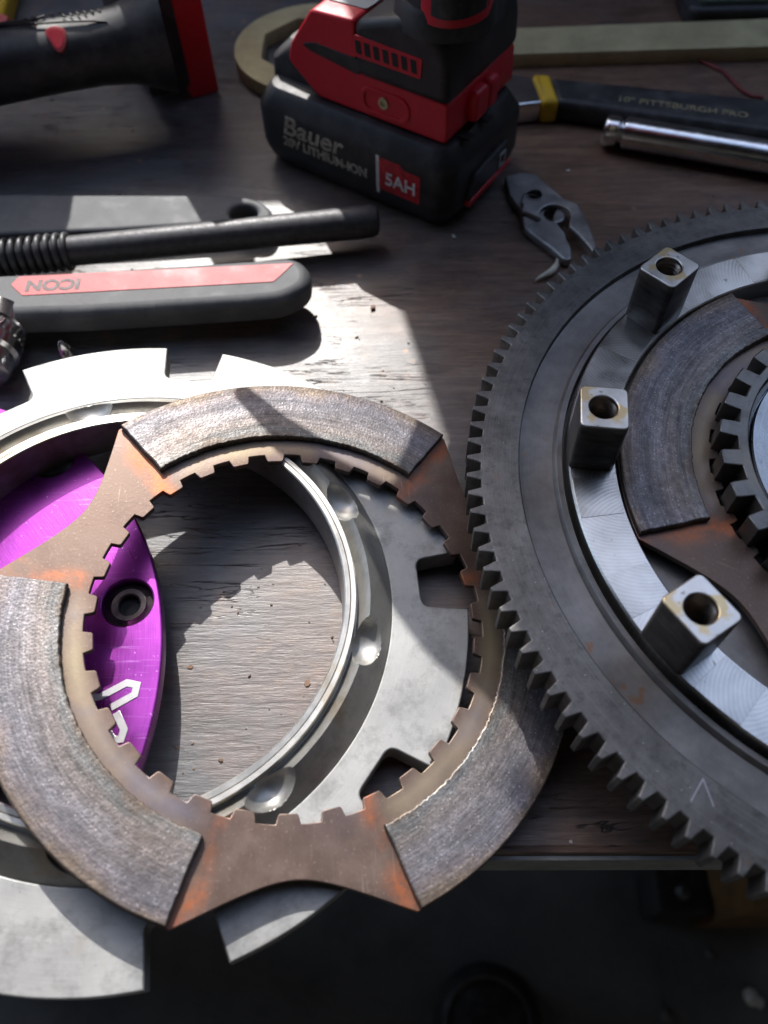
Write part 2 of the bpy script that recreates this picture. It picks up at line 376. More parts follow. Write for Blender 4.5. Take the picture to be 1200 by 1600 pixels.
def tube(path, rad, n=16, sharp=40):
    secs = []; path = [Vector(p) for p in path]
    for i, p in enumerate(path):
        d = (path[min(i + 1, len(path) - 1)] - path[max(i - 1, 0)]).normalized()
        a = d.cross(Vector((0, 0, 1)))
        if a.length < 1e-3: a = d.cross(Vector((0, 1, 0)))
        a.normalize(); b = a.cross(d).normalized(); r = rad[i] if isinstance(rad, (list, tuple)) else rad
        ra, rb = r if isinstance(r, (list, tuple)) else (r, r)
        secs.append([p + a * ra * cos(2 * pi * j / n) + b * rb * sin(2 * pi * j / n) for j in range(n)])
    return loft(secs, sharp)
def lathe_along(p0, p1, prof, n=40, sharp=35):   # profile (distance along, radius) about the line p0 -> p1
    p0 = Vector(p0); d = (Vector(p1) - p0).normalized(); a = d.orthogonal().normalized(); b = d.cross(a)
    return loft([[p0 + d * s + (a * cos(2 * pi * j / n) + b * sin(2 * pi * j / n)) * max(r, 1e-4) for j in range(n)] for s, r in prof], sharp)
def box(x0, x1, y0, y1, z0, z1, b=.003): return plate([(x0, y0), (x1, y0), (x1, y1), (x0, y1)], [], z0, z1, b)
def text(body, size, ext, mtx, sx=1.0, shear=0.0, off=0.0):
    cu = bpy.data.curves.new('t', 'FONT'); cu.body = body; cu.size = size; cu.extrude = ext; cu.shear = shear; cu.offset = off
    cu.align_x = 'CENTER'; cu.align_y = 'CENTER'
    ob = bpy.data.objects.new('t', cu); COL.objects.link(ob)
    dg = bpy.context.evaluated_depsgraph_get(); me = bpy.data.meshes.new_from_object(ob.evaluated_get(dg))
    bpy.data.objects.remove(ob); bpy.data.curves.remove(cu)
    me.transform(Matrix.Diagonal((sx, 1, 1, 1))); me.transform(mtx)
    return finish(me)
def frame(o, x, z):           # matrix with origin o, x axis x, normal z
    x = Vector(x).normalized(); z = Vector(z).normalized(); y = z.cross(x).normalized(); x = y.cross(z)
    m_ = Matrix((x, y, z)).transposed().to_4x4(); m_.translation = Vector(o); return m_

# ------------------------------------------------------------------ setting: floor, unseen shed shell added to block light, bench
def struct(name, me, mat):
    o = link(name, me, mat); o['kind'] = 'structure'; return o
FZ = -3.2
struct('floor', box(-14, 10, -8, 16, FZ - .1, FZ, .001), 'floor')
struct('blocker_wall', box(-7, 6, -5.2, -5.0, FZ, 6.5, .001), 'blocker_wall')  # unseen shell added to keep sky light off the camera side
struct('blocker_wall', box(6.0, 6.2, -5.2, 5.0, FZ, 6.5, .001), 'blocker_wall')
struct('blocker_wall', box(-7.2, -7.0, -5.2, 1.0, FZ, 6.5, .001), 'blocker_wall')
struct('blocker_ceiling', box(-7.2, 6.2, -5.2, .9, 6.5, 6.7, .001), 'blocker_wall')
struct('blocker_wall', box(-7, 6.2, 3.40, 3.52, FZ, 1.70, .004), 'sill')     # low wall added beyond the bench, unseen, to cut off low sun

bench = thing('workbench', 'worn dark wooden workbench that carries all the parts and tools', 'workbench')
link('top_board', box(-2.4, 2.6, .178, 3.1, -.09, 0, .012), 'wood', bench)
link('front_trim', box(-2.4, 2.6, .172, .1795, -.105, -.012, .002), 'trim', bench)
link('back_rail', box(-2.38, 2.58, .3, 2.88, -.25, -.092, .003), 'legwood', bench)
lg = link('leg', box(1.42, 1.85, .33, .75, FZ, -.25, .01), 'legwood', bench)
link('bracket', box(1.17, 1.417, .36, .70, FZ + .002, FZ + .35, .02), 'black', lg)
link('bolt', lathe([(0.001, 0), (.035, 0), (.035, .02), (.02, .035), (0.001, .035)], 16), 'oxide', lg, (1.29, .45, FZ + .352))
link('leg', box(-2.2, -1.8, .33, .75, FZ, -.25, .01), 'legwood', bench)
link('leg', box(-2.2, -1.8, 2.3, 2.7, FZ, -.25, .01), 'legwood', bench)
link('leg', box(2.1, 2.5, 2.3, 2.7, FZ, -.25, .01), 'legwood', bench)

# shade that keeps the sun off the right half of the bench: a tarpaulin added beyond it, out of view
tp = thing('shade_blocker', 'dark tarpaulin added beyond the bench out of view, shading its right half', 'blocker')
BLOCKER_OUT = [(-.48, 1.55), (-.48, 2.86), (-.49, 2.90), (-.57, 2.92), (-.57, 4.6), (1.9, 4.6), (1.9, 1.55)]
me = plate(BLOCKER_OUT, [], -.004, .004, .001); me.transform(Matrix.Rotation(pi / 2, 4, 'X')); me.transform(Matrix.Translation((0, 3.36 * U, 0)))
link('sheet', me, 'blocker_mat', tp)
link('pole', tube([(-.6, 3.36, 4.62), (2.0, 3.36, 4.62)], .03), 'oxide', tp)
link('pole', tube([(1.93, 3.36, FZ), (1.93, 3.36, 4.6)], .03), 'oxide', tp)

# ------------------------------------------------------------------ friction discs (shared meshes)
R_TIP, R_ROOT, R_PADI, R_PADO, R_OUT, R_SC = .2747, .2880, .3168, .4240, .4256, .3532
T_CORE, T_PAD = .0105, .0120
def disc_outline():
    pts = []
    for k in range(3):
        c0 = k * 120
        for i in range(31): t = radians(c0 - 39.4 + 78.8 * i / 30); pts.append((R_OUT * cos(t), R_OUT * sin(t)))
        for i in range(1, 22):
            o = -20.3 + 40.6 * i / 22; r = R_SC + (R_OUT - R_SC) * (abs(o) / 20.6) ** 1.85
            t = radians(c0 + 60 + o); pts.append((r * cos(t), r * sin(t)))
    return pts
def tooth_ring(n, tip, root, w_tip, w_root, ph=0.0, seg=3):
    pts = []; p = 2 * pi / n
    for k in range(n):
        c0 = ph + k * p
        for s, r in ((-w_root / 2, root), (-w_tip / 2 - .035, root + (tip - root) * .82), (-w_tip / 2, tip), (w_tip / 2, tip), (w_tip / 2 + .035, root + (tip - root) * .82), (w_root / 2, root)):
            t = c0 + s * p; pts.append((r * cos(t), r * sin(t)))
        for q in range(1, seg):
            t = c0 + p * (w_root / 2 + (1 - w_root) * q / seg); pts.append((root * cos(t), root * sin(t)))
    return pts
def pad_outline(seed):
    rd = random.Random(seed); pts = []; h = 38.9
    for i in range(49): t = radians(-h + 2 * h * i / 48); pts.append((R_PADO * cos(t), R_PADO * sin(t)))
    for i in range(1, 8):
        t = radians(h + rd.uniform(-.25, .1)); r = R_PADO + (R_PADI - R_PADO) * i / 8; pts.append((r * cos(t), r * sin(t)))
    for i in range(121): t = radians(h - 2 * h * i / 120); r = R_PADI + rd.uniform(-.0011, .0010); pts.append((r * cos(t), r * sin(t)))
    for i in range(1, 8):
        t = radians(-h + rd.uniform(-.1, .25)); r = R_PADI + (R_PADO - R_PADI) * i / 8; pts.append((r * cos(t), r * sin(t)))
    return pts
def friction_disc(label, mw, ph_teeth):
    t = thing('friction_disc', label, 'clutch disc', mw=mw)
    link('core_plate', plate(disc_outline(), [tooth_ring(31, R_TIP, R_ROOT, .40, .56, ph_teeth)], -T_CORE, 0, .0012), 'core', t)
    for k in range(3):
        me_ = plate(pad_outline(k + 3), [], .0003, T_PAD, .0022, 2)
        link('friction_pad', me_, 'pad', t, rz=radians(120 * k))
        me_ = plate(pad_outline(k + 13), [], -T_CORE - T_PAD, -T_CORE - .0003, .002)
        link('lower_friction_pad', me_, 'pad', t, rz=radians(120 * k))
    return t
def plane_matrix(nad, d, c, rot):
    n = nadir(*nad); a, b = basis(n)
    o = to_world((n + a * c[0] + b * c[1]) * d); o.z += H
    xa, ya, za = to_world(a), to_world(b), to_world(-n)
    m_ = Matrix((xa, ya, za)).transposed().to_4x4()
    m_ = m_ @ Matrix.Rotation(rot, 4, 'Z'); m_.translation = o * U
    return m_
friction_disc('clutch disc with grey friction pads on brown steel, lying tilted over the silver ring',
              plane_matrix((373.1, 1563.4), 1.085, (.0278, .4416), radians(94.5)), radians(98.7 - 94.5))

# ------------------------------------------------------------------ silver pressure ring under the disc
ring = thing('pressure_ring', 'silver steel ring with slotted rim and scalloped inner ridge, under the brown disc', 'pressure plate',
             mw=plane_matrix((475.0, 1576.0), 1.115, (-.2546, .4648), 0))
RO, RS = .5096, .4365
def slotted(RO, RS, wo, wi, rc):
    base = []
    for k in range(9):
        c0 = radians(6.5 + 40 * k); u_ = Vector((cos(c0), sin(c0))); v_ = Vector((-sin(c0), cos(c0)))
        seg = [u_ * math.sqrt(RO * RO - wo * wo) - v_ * wo, u_ * RS - v_ * wi, u_ * RS + v_ * wi, u_ * math.sqrt(RO * RO - wo * wo) + v_ * wo]
        s = rpoly([tuple(seg[0] * 1.02), tuple(seg[1]), tuple(seg[2]), tuple(seg[3] * 1.02)], [0, rc, rc, 0], 6)
        s = [p for p in s if math.hypot(*p) <= RO + 1e-6]
        base += [tuple(seg[0])] + s[0:] + [tuple(seg[3])]
        half = math.asin(wo / RO); a0 = c0 + half; a1 = radians(6.5 + 40 * (k + 1)) - half
        for i in range(1, 16): t = a0 + (a1 - a0) * i / 16; base.append((RO * cos(t), RO * sin(t)))
    return base
link('plate', plate(slotted(RO, RS, .0503, .0405, .014), [circle(0, 0, .3902, 200)], -.045, 0, .0025, 2), 'silver', ring)
def ridge_mesh():
    prof = [(.3901, .0004)] + [(.3901 + (.3555 - .3901) * i / 26, .034 * i / 26) for i in range(1, 27)]
    prof += [(.3555 + (.3375 - .3555) * i / 14, .034 - .022 * i / 14) for i in range(1, 15)]
    prof += [(.3362, .012), (.3355, .0235), (.3338, .0305), (.3270, .0305), (.3262, .0285), (.3252, .0305), (.3185, .031), (.3165, .029), (.3165, -.045), (.3901, -.045)]
    n = 1440; vs = []; fs = []; k = len(prof)
    for i in range(n):
        a = 2 * pi * i / n; dd = (math.degrees(a) + 10.3 + 20) % 40 - 20
        for q, (r, z) in enumerate(prof):
            zz = z
            if q <= 42:
                s = abs(r * radians(dd)) / .038; e = abs(r - .3575) / .0300
                if s < 1 and e < 1:
                    lens = 1 - s ** 1.7 - e ** 2.2
                    if lens > 0: zz = min(z, .036 - .034 * lens ** .5)
            vs.append((r * cos(a), r * sin(a), zz))
    for i in range(n):
        j = (i + 1) % n
        for q in range(k): q2 = (q + 1) % k; fs.append((i * k + q, j * k + q, j * k + q2, i * k + q2))
    return mesh_of(vs, fs, 28)
link('inner_ridge', ridge_mesh(), 'ridge', ring)

# ------------------------------------------------------------------ purple cover under the ring
pc = Vector((-.895, .386)); PR = .554
cov = thing('purple_cover', 'purple anodised round cover with bolt holes, lying under the silver ring', 'clutch cover', (pc.x, pc.y, 0))
h1 = Vector((-.409, .523)) - pc; h2 = Vector((-.584, .793)) - pc
PT = .083
holes = [circle(h1.x, h1.y, .0385, 48), circle(h2.x, h2.y, .0385, 48), circle(0, 0, .2, 80), circle(.330, -.205, .092, 48)]  # last opening is added to show dark where the cover lies in shade
link('plate', plate([(PR * cos(2 * pi * i / 220), PR * sin(2 * pi * i / 220)) for i in range(220)], holes, .058, PT, .003, 2), 'purple', cov)
link('body', lathe([(.475, .0), (.505, .0), (.505, .0585), (.475, .0585)], 120), 'purple', cov)
for h in (h1, h2):
    s = link('bolt_sleeve', lathe([(.0165, -.0235), (.0165, -.010), (.019, -.008), (.0265, -.008), (.029, -.012), (.0384, -.016), (.0384, -.0235)], 48), 'darkhole', cov, (h.x, h.y, PT))
    link('hole_bottom', lathe([(.0005, -.0205), (.0163, -.0205), (.0163, -.0235), (.0005, -.0235)], 24), 'groove', s)
def stroke(pts, wd):          # flat angular stroke
    pts = [Vector(p) for p in pts]; L_ = []; R_ = []
    for i, p in enumerate(pts):
        d0 = (p - pts[i - 1]).normalized() if i else (pts[1] - p).normalized()
        d1 = (pts[i + 1] - p).normalized() if i + 1 < len(pts) else d0
        n0 = Vector((-d0.y, d0.x)); n1 = Vector((-d1.y, d1.x)); b = (n0 + n1).normalized(); b = b * (wd / 2 / max(.35, b.dot(n0)))
        L_.append(tuple(p + b)); R_.append(tuple(p - b))
    return L_ + R_[::-1]
def pp(zx, zy): q = at(zx / 3, 860 + zy / 3, PT); return (q.x - pc.x, q.y - pc.y)
link('etched_mark', plate(stroke([pp(430, 690), pp(470, 688), pp(595, 622), pp(642, 632), pp(632, 676), pp(520, 738)], .0105), [], PT, PT + .0012, .0003), 'logo', cov)
link('etched_mark', plate(stroke([pp(545, 760), pp(582, 840), pp(568, 885), pp(530, 890), pp(505, 850)], .0105), [], PT, PT + .0012, .0003), 'logo', cov)

# ------------------------------------------------------------------ flywheel
fc = Vector((.761, .6647)); GZ = H - 1.0
fly = thing('flywheel', 'big grey flywheel with toothed ring gear and square drive posts, on the right', 'flywheel', (fc.x, fc.y, GZ))
NTOOTH = 126
def gear_outline(tip, root):
    pts = []; p = 2 * pi / NTOOTH; ph = radians(1.0); rd = random.Random(5); tip0 = tip
    for k in range(NTOOTH):
        c0 = ph + k * p + rd.uniform(-.0006, .0006); tip = tip0 + rd.uniform(-.0010, .0005)
        for s, r in ((-.30, root), (-.245, root + .30 * (tip - root)), (-.13, tip - .0012), (-.10, tip), (.10, tip), (.13, tip - .0012), (.245, root + .30 * (tip - root)), (.30, root)):
            t = c0 + s * p; pts.append((r * cos(t), r * sin(t)))
    return pts
link('ring_gear', plate(gear_outline(.6535, .6325), [circle(0, 0, .5735, 240)], -.060, 0, .0022, 2), 'gear', fly)
link('flywheel_body', lathe([(.5733, -.058), (.5733, -.0125), (.5700, -.0135), (.5220, -.0135), (.5175, -.006), (.5165, -.0052), (.5085, -.0060), (.5070, -.012), (.5065, -.035),
     (.5015, -.035), (.5015, -.034), (.430, -.034), (.430, -.0245), (.25, -.0245), (.25, -GZ + .002), (.545, -GZ + .002), (.545, -.085)], 300), 'band', fly)
link('milled_land', lathe([(.5012, -.033), (.5012, .0080), (.4990, .0104), (.4325, .0104), (.4302, .0082), (.4302, -.033)], 300), 'land', fly)
def sector(r0, r1, a0, a1, n=24):
    return [(r1 * cos(radians(a0 + (a1 - a0) * i / n)), r1 * sin(radians(a0 + (a1 - a0) * i / n))) for i in range(n + 1)] + \
           [(r0 * cos(radians(a1 - (a1 - a0) * i / n)), r0 * sin(radians(a1 - (a1 - a0) * i / n))) for i in range(n + 1)]
POSTS = [133 + 40 * k for k in range(9)]
def post_mesh():
    return plate(rrect(-.0340, .0335, -.0375, .0375, .009, 5), [circle(.001, .0, .0205, 36)], .0085, .112, .0022, 2)
def thread_mesh():
    pr = [(.0222, .1105), (.0206, .1085)]
    z = .106
    for i in range(9): pr += [(.0200, z), (.0172, z - .0035)]; z -= .007
    pr += [(.0165, z), (.0005, z - .006)]
    return lathe(pr, 36, closed=False, sharp=20)
pm = post_mesh(); tm = thread_mesh(); sm_ = plate(sector(.4345, .4985, 6.5, 14.5), [], .0100, .0112, .0003); sm2 = plate(sector(.4345, .4985, 25.5, 33.5), [], .0100, .0109, .0003)
for k, a in enumerate(POSTS):
    t = radians(a); R = .4685
    p = link('drive_post', pm, 'post', fly, (R * cos(t), R * sin(t), 0), t)
    link('threaded_hole', tm, 'thread', p, (.001, 0, 0))
    link('milled_step', sm_, 'land', fly, (0, 0, 0), t)
    link('milled_step', sm2, 'land', fly, (0, 0, 0), t)

# scratched mark on the gear face
q = at(1097, 1236, GZ)
link('scratch_mark', plate(stroke([(q.x - fc.x - .016, q.y - fc.y - .012), (q.x - fc.x + .004, q.y - fc.y + .014), (q.x - fc.x + .010, q.y - fc.y - .018)], .0016), [], .0001, .0006, .0001), 'logo', fly)
# disc and hub inside it
friction_disc('clutch disc with grey friction pads set inside the flywheel, below the drive posts',
              Matrix.Translation(Vector((fc.x, fc.y, GZ + .0022)) * U) @ Matrix.Rotation(radians(153.5), 4, 'Z'), radians(3.0))
hub = thing('splined_hub', 'grey toothed steel hub in the middle of the flywheel disc', 'clutch hub', (fc.x, fc.y, GZ))
link('toothed_ring', plate(tooth_ring(31, .2860, .2600, .42, .55, radians(2.4)), [circle(0, 0, .2445, 160)], -.022, .046, .0022, 2), 'hub', hub)
link('centre_plate', lathe([(.2443, -.02), (.2443, .030), (.2385, .0285), (.2375, .020), (.2368, .020), (.2360, .0335), (.2345, .035), (.10, .035), (.10, -.02)], 160), 'hubplate', hub)

# ------------------------------------------------------------------ cordless drill standing on its battery
PHI = radians(-34.0)
DX = Vector((cos(PHI), sin(PHI), 0)); DY = Vector((-sin(PHI), cos(PHI), 0))
DO = Vector((.115, 1.445, 0)) - DX * .44
drill = thing('cordless_drill', 'red and black cordless drill standing upright on its black battery', 'cordless drill', DO, PHI)
def rr3(x0, x1, y0, y1, r, z, n=6): return [(a, b, z) for a, b in rrect(x0, x1, y0, y1, r, n)]
BX0, BX1, BY0, BY1 = -.075, .445, -.006, .325
def bsec(i, z, r=.045): return rr3(BX0 + i, BX1 - i, BY0 + i, BY1 - i, max(.012, r - i * .3), z)
bat = link('battery_pack', loft([bsec(.035, 0), bsec(.022, .004), bsec(.010, .022), bsec(.004, .04), bsec(0, .055), bsec(0, .138), bsec(.002, .146), bsec(.020, .176), bsec(.026, .182), bsec(.034, .184)], 25), 'black', drill)
fr = lambda x, z, y=BY0 - .0006: frame((x, y, z), (1, 0, 0), (0, -1, 0))
link('lettering', text('Bauer', .062, .0006, fr(.088, .118), 1.12, .22, .0010), 'label', bat)
link('lettering', text('20V LITHIUM-ION', .0295, .0006, fr(.122, .080), 1.0, .0, .0011), 'label', bat)
me = plate([(-.052, -.036), (.052, -.036), (.052, .030), (.012, .030), (.0, .040), (-.052, .040)], [], 0, .0012, .0002); me.transform(Matrix.Scale(1, 4)); 
mt = fr(.322, .094, BY0 + .0004); mt.translation *= U; me.transform(mt)
link('red_label', me, 'labelred', bat)
link('lettering', text('5AH', .042, .0004, fr(.325, .088, BY0 - .0012), 1.0, 0, .0008), 'white', bat)
me = plate(rrect(-.004, .004, -.045, .045, .001), [], 0, .001, .0002); mt = fr(.266, .092, BY0 + .0004); mt.translation *= U; me.transform(mt); link('white_stripe', me, 'white', bat)
# release button at the end of the pack
rf = lambda y, z, x=BX1: frame((x, y, z), (0, 1, 0), (1, 0, 0))
def on(me_, mtx): mtx = mtx.copy(); mtx.translation *= U; me_.transform(mtx); return me_
btn = link('release_button', on(plate(rpoly([(-.085, -.03), (.075, -.03), (.09, .0), (.08, .036), (-.06, .030), (-.088, .006)], .012), [], -.002, .010, .003), rf(.155, .072)), 'black', bat)
link('red_edge', on(plate(rpoly([(-.09, -.034), (.085, -.030), (.092, -.018), (-.085, -.020)], .004), [], -.001, .013, .002), rf(.155, .072)), 'red', btn)
link('gauge_window', on(plate(rrect(.038, .066, -.012, .020, .002), [rrect(.043, .061, -.007, .015, .002)], 0, .0125, .0006), rf(.155, .072)), 'greypanel', btn)
link('latch_block', loft([rr3(-.072, .10, .06, .27, .03, .17), rr3(-.070, .10, .065, .265, .03, .215), rr3(-.035, .10, .085, .25, .03, .250), rr3(.0, .10, .09, .245, .03, .256)], 30), 'black', bat)
# foot of the tool
def prism_y(pts, y0, y1, bev=.006, rad=.01):      # outline in x-z, thick along y
    me_ = plate(rpoly(pts, rad, 4), [], -y1, -y0, bev, 2); me_.transform(Matrix.Rotation(pi / 2, 4, 'X')); return me_
foot = link('foot', prism_y([(.085, .187), (.405, .187), (.412, .20), (.408, .272), (.19, .275), (.19, .372), (.085, .365), (.025, .285), (.012, .245)], .034, .305), 'red', drill)
link('foot_shell', prism_y([(.192, .268), (.412, .268), (.408, .345), (.39, .385), (.36, .405), (.30, .408), (.192, .374)], .028, .311, .016, .02), 'black', drill)
link('side_stripe', prism_y([(.055, .292), (.075, .283), (.20, .268), (.20, .300), (.09, .303)], .0322, .10, .001, .008), 'black', foot)
fv = link('vent_grille', on(plate(rpoly([(-.083, -.021), (.08, -.021), (.083, .018), (-.075, .021)], .004), [], 0, .004, .001), fr(.270, .330, .030)), 'red', foot)
for i in range(7):
    x = -.066 + .0215 * i
    link('slot', on(plate([(x - .004, -.013), (x + .009, -.013), (x + .006, .012), (x - .007, .012)], [], .003, .0048, .0003), fr(.270, .330, .030)), 'groove', fv)
link('screw_boss', on(plate(rrect(-.062, .06, -.03, .026, .026, 8), [rrect(-.052, .05, -.022, .018, .018, 8)], 0, .005, .002), fr(.262, .228, .0355)), 'red', foot)
sc = link('screw', on(lathe([(.0005, .001), (.006, .001), (.007, .004), (.0115, .004), (.012, 0), (.0005, 0)], 20), fr(.258, .228, .0345)), 'brass', foot)
link('side_clip', on(plate(rrect(-.055, .0, -.035, .03, .014, 5), [], -.004, .022, .01, 3), rf(.165, .232, .41)), 'red', foot)
link('side_clip', on(plate(rrect(.004, .045, -.035, .03, .014, 5), [], -.004, .020, .01, 3), rf(.165, .232, .41)), 'red', foot)
for yy in (.075, .15): link('notch', box(.408, .440, yy, yy + .022, .1835, .1885, .0005), 'groove', bat)
me = plate(rpoly([(-.046, -.075), (.05, -.075), (.06, .06), (-.03, .065)], .008), [], 0, .0025, .0006)
fp = link('gauge_panel', on(me, frame((.140, .155, .3685), (1, 0, .06), (-.06, 0, 1))), 'greypanel', foot)
link('button', on(lathe([(.0005, .006), (.010, .006), (.014, .002), (.014, 0), (.0005, 0)], 24), frame((.152, .120, .371), (1, 0, .06), (-.06, 0, 1))), 'greypanel', fp)
# grip, motor housing and chuck (they rise out of the picture)
hx, hy = .345, .115
def ell(cx, cy, rx, ry, z, n=28): return [(cx + rx * cos(2 * pi * i / n), cy + ry * sin(2 * pi * i / n), z) for i in range(n)]
link('collar', loft([ell(hx, hy, .100, .095, .385), ell(hx, hy, .094, .090, .420), ell(hx, hy, .088, .084, .430)], 30), 'black', drill)
grip = link('grip', loft([ell(hx, hy, .084, .080, .40), ell(hx, hy, .080, .076, .46), ell(hx - .005, hy, .078, .070, .55), ell(hx - .02, hy, .085, .072, .62), ell(hx - .03, hy, .10, .08, .72)], 40), 'blackgrip', drill)
link('trim', loft([ell(hx + .03, hy - .012, .0655, .0785, .415, 28), ell(hx + .028, hy - .012, .064, .075, .470), ell(hx + .022, hy - .01, .062, .071, .60)], 40), 'red', grip)
link('trim_inset', loft([ell(hx + .042, hy - .020, .053, .074, .432, 28), ell(hx + .040, hy - .02, .052, .0705, .480), ell(hx + .034, hy - .018, .050, .066, .60)], 40), 'blackgrip', grip)
hous = [(-.05, .50), (-.164, .70), (-.30, .93), (-.44, 1.126), (-.35, 1.21), (-.19, 1.24), (-.10, 1.45), (.30, 1.50), (.36, .82), (.10, .60)]  # unseen housing outline, shaped to cast the shade edges on bench and disc
mh = link('motor_housing', prism_y([(hx + a, b) for a, b in hous], hy - .12, hy + .12, .03, .03), 'red', drill)
link('shade_bar', tube([(.07, .0, .975), (.0, -.09, .905), (-.029, -.161, .83), (-.078, -.194, .775)], [.02, .022, .022, .014], 10), 'blackgrip', mh)  # added unseen bar that casts the soft dark band on the top pad

# ------------------------------------------------------------------ second tool, top left: only its grip and foot show
t2 = thing('cordless_tool', 'black handled cordless tool with a red foot, lying at the top left', 'power tool')
g0, g1 = at(-80, 116, .20), at(225, 65, .20)
pth = [g0 + (g1 - g0) * s for s in (-.9, -.5, 0, .3, .55, .75, .9, 1.02, 1.12)]
tg = link('grip', tube(pth, [(.10, .085), (.094, .08), (.088, .078), (.082, .074), (.077, .072), (.076, .073), (.082, .080), (.095, .1), (.105, .12)], 32, 60), 'blackgrip', t2)
link('housing', loft([rr3(-1.75, -.86, 1.95, 2.22, .08, .45), rr3(-1.78, -.84, 1.94, 2.24, .08, .52), rr3(-1.75, -.86, 1.96, 2.22, .08, .68)], 40), 'red', t2)  # unseen body added to shade the left end of the flat wrench
link('neck', tube([pth[0] + Vector((-.1, 0, -.05)), pth[0] + Vector((-.2, .02, .4))], [.1, .12], 20), 'blackgrip', t2)
fd = Vector((.068, .034, 0)).normalized(); fnn = Vector((-fd.y, fd.x, 0))
def slab(o, a, b, y0, y1, z0, z1, bev):
    me_ = box(a, b, y0, y1, z0, z1, bev); m_ = frame(o, fd, (0, 0, 1)); return on(me_, m_)
fo = Vector((-.510, 1.984, 0))
link('foot', slab(fo, -.105, -.001, -.01, .34, .03, .40, .02), 'black', t2)
link('foot_plate', slab(fo, 0, .070, 0, .33, 0, .66, .008), 'red', t2)
ax2 = (g1 - g0).normalized(); vtop = Vector((0, -.55, .835)).normalized()
def on_grip(s, ang, rr=.0765):  # point on the grip's skin
    c = g0 + (g1 - g0) * s; side = ax2.cross(Vector((0, 0, 1))).normalized(); upv = side.cross(ax2)
    d = side * cos(ang) + upv * sin(ang); return c + d * rr, d
p, d = on_grip(.585, radians(52), .0735)
bt = link('lock_button', on(plate(rpoly([(-.024, .018), (.0, .028), (.024, .018), (.022, -.008), (.006, -.03), (-.008, -.028)], .016), [], -.004, .004, .002, 2), frame(p, ax2, d)), 'dustyred', t2)
link('button_face', on(plate(rpoly([(-.018, .013), (.0, .022), (.018, .013), (.016, -.006), (.005, -.023), (-.006, -.022)], .012), [], .002, .0055, .0006), frame(p, ax2, d)), 'red', bt)
def groove(seq):
    pts = []
    for s, a in seq:
        rr = .080 - .003 * s
        if s > .85: rr = .078
        p_, d_ = on_grip(s, radians(a), rr + .0005); pts.append(p_)
    link('grip_line', tube(pts, .0022, 6), 'groove', tg)
groove([(.2, 92), (.35, 93), (.5, 82), (.65, 76), (.78, 70), (.85, 64), (.87, 40), (.88, 10)])
groove([(.25, 102), (.38, 101), (.48, 95), (.55, 104)])
groove([(.25, 98), (.38, 97), (.47, 90), (.49, 84)])
for i in range(6):
    s = .64 + .035 * i; groove([(s, 96), (s + .012, 88)])
for i in range(5):
    s = .44 + .045 * i; groove([(s, 118), (s + .02, 104)])
ub = thing('yellow_tool', 'yellow tool end in the top left corner behind the black handle', 'tool')
q = at(-10, 30, .05)
link('body', plate(rpoly([(q.x - .2, q.y - .10), (q.x + .03, q.y - .11), (q.x + .025, q.y + .03), (q.x, q.y + .25), (q.x - .2, q.y + .25)], .02), [], 0, .06, .012, 2), 'yellow', ub)
link('ridge', plate(rpoly([(q.x - .2, q.y - .02), (q.x - .02, q.y + .0), (q.x - .04, q.y + .2), (q.x - .2, q.y + .2)], .02), [], .059, .068, .004), 'yellow', ub)
rt = thing('red_tool', 'red plastic piece at the left edge beside the yellow tool', 'tool')
q = at(0, 38, .09)
link('body', loft([rr3(q.x - .3, q.x + .035, q.y - .045, q.y + .045, .03, 0), rr3(q.x - .3, q.x + .04, q.y - .05, q.y + .05, .03, .06), rr3(q.x - .3, q.x + .02, q.y - .03, q.y + .03, .02, .10)]), 'dustyred', rt)
link('cap', loft([rr3(q.x - .3, q.x - .01, q.y - .02, q.y + .02, .015, .09), rr3(q.x - .3, q.x - .02, q.y - .014, q.y + .014, .012, .112)]), 'red', rt)
q = at(192, 8, .05)
rk = thing('plastic_piece', 'small red plastic piece behind the black handled tool at the top edge', 'plastic piece', (q.x, q.y, 0))
link('knob', lathe([(.0005, .075), (.02, .073), (.034, .06), (.036, .03), (.03, .0), (.0005, 0)], 24), 'red', rk)

# ------------------------------------------------------------------ brass spanner behind the drill
br = thing('ring_spanner', 'flat brass ring spanner with a long pale handle behind the drill', 'spanner')
rc = Vector((-.200, 2.160)); ro, hx8 = .216, .150
outl = []
a_in = math.asin(.066 / ro)
for i in range(61): t = a_in + .03 + (2 * pi - 2 * a_in - .06) * i / 60; outl.append((rc.x + ro * cos(t), rc.y + ro * sin(t)))
outl += [(.20, 2.098), (1.30, 2.125), (1.30, 2.262), (.20, 2.222)]
hex8 = [(rc.x + hx8 * cos(radians(22.5 + 45 * i)), rc.y + hx8 * sin(radians(22.5 + 45 * i))) for i in range(8)]
link('body', plate(outl, [hex8], 0, .038, .003), 'brass', br)
link('hang_eye', plate(circle(1.24, 2.195, .02, 20), [circle(1.24, 2.195, .012, 20)], .0382, .0392, .0002), 'darkhole', br)
gc = thing('green_case', 'dark cornered green case at the top right edge', 'case')
link('tray', plate(rrect(.800, 1.5, 2.268, 2.9, .035), [], .0, .055, .012, 2), 'black', gc)
link('lid', plate(rrect(.826, 1.48, 2.292, 2.88, .03), [], .05, .068, .006, 2), 'green', gc)

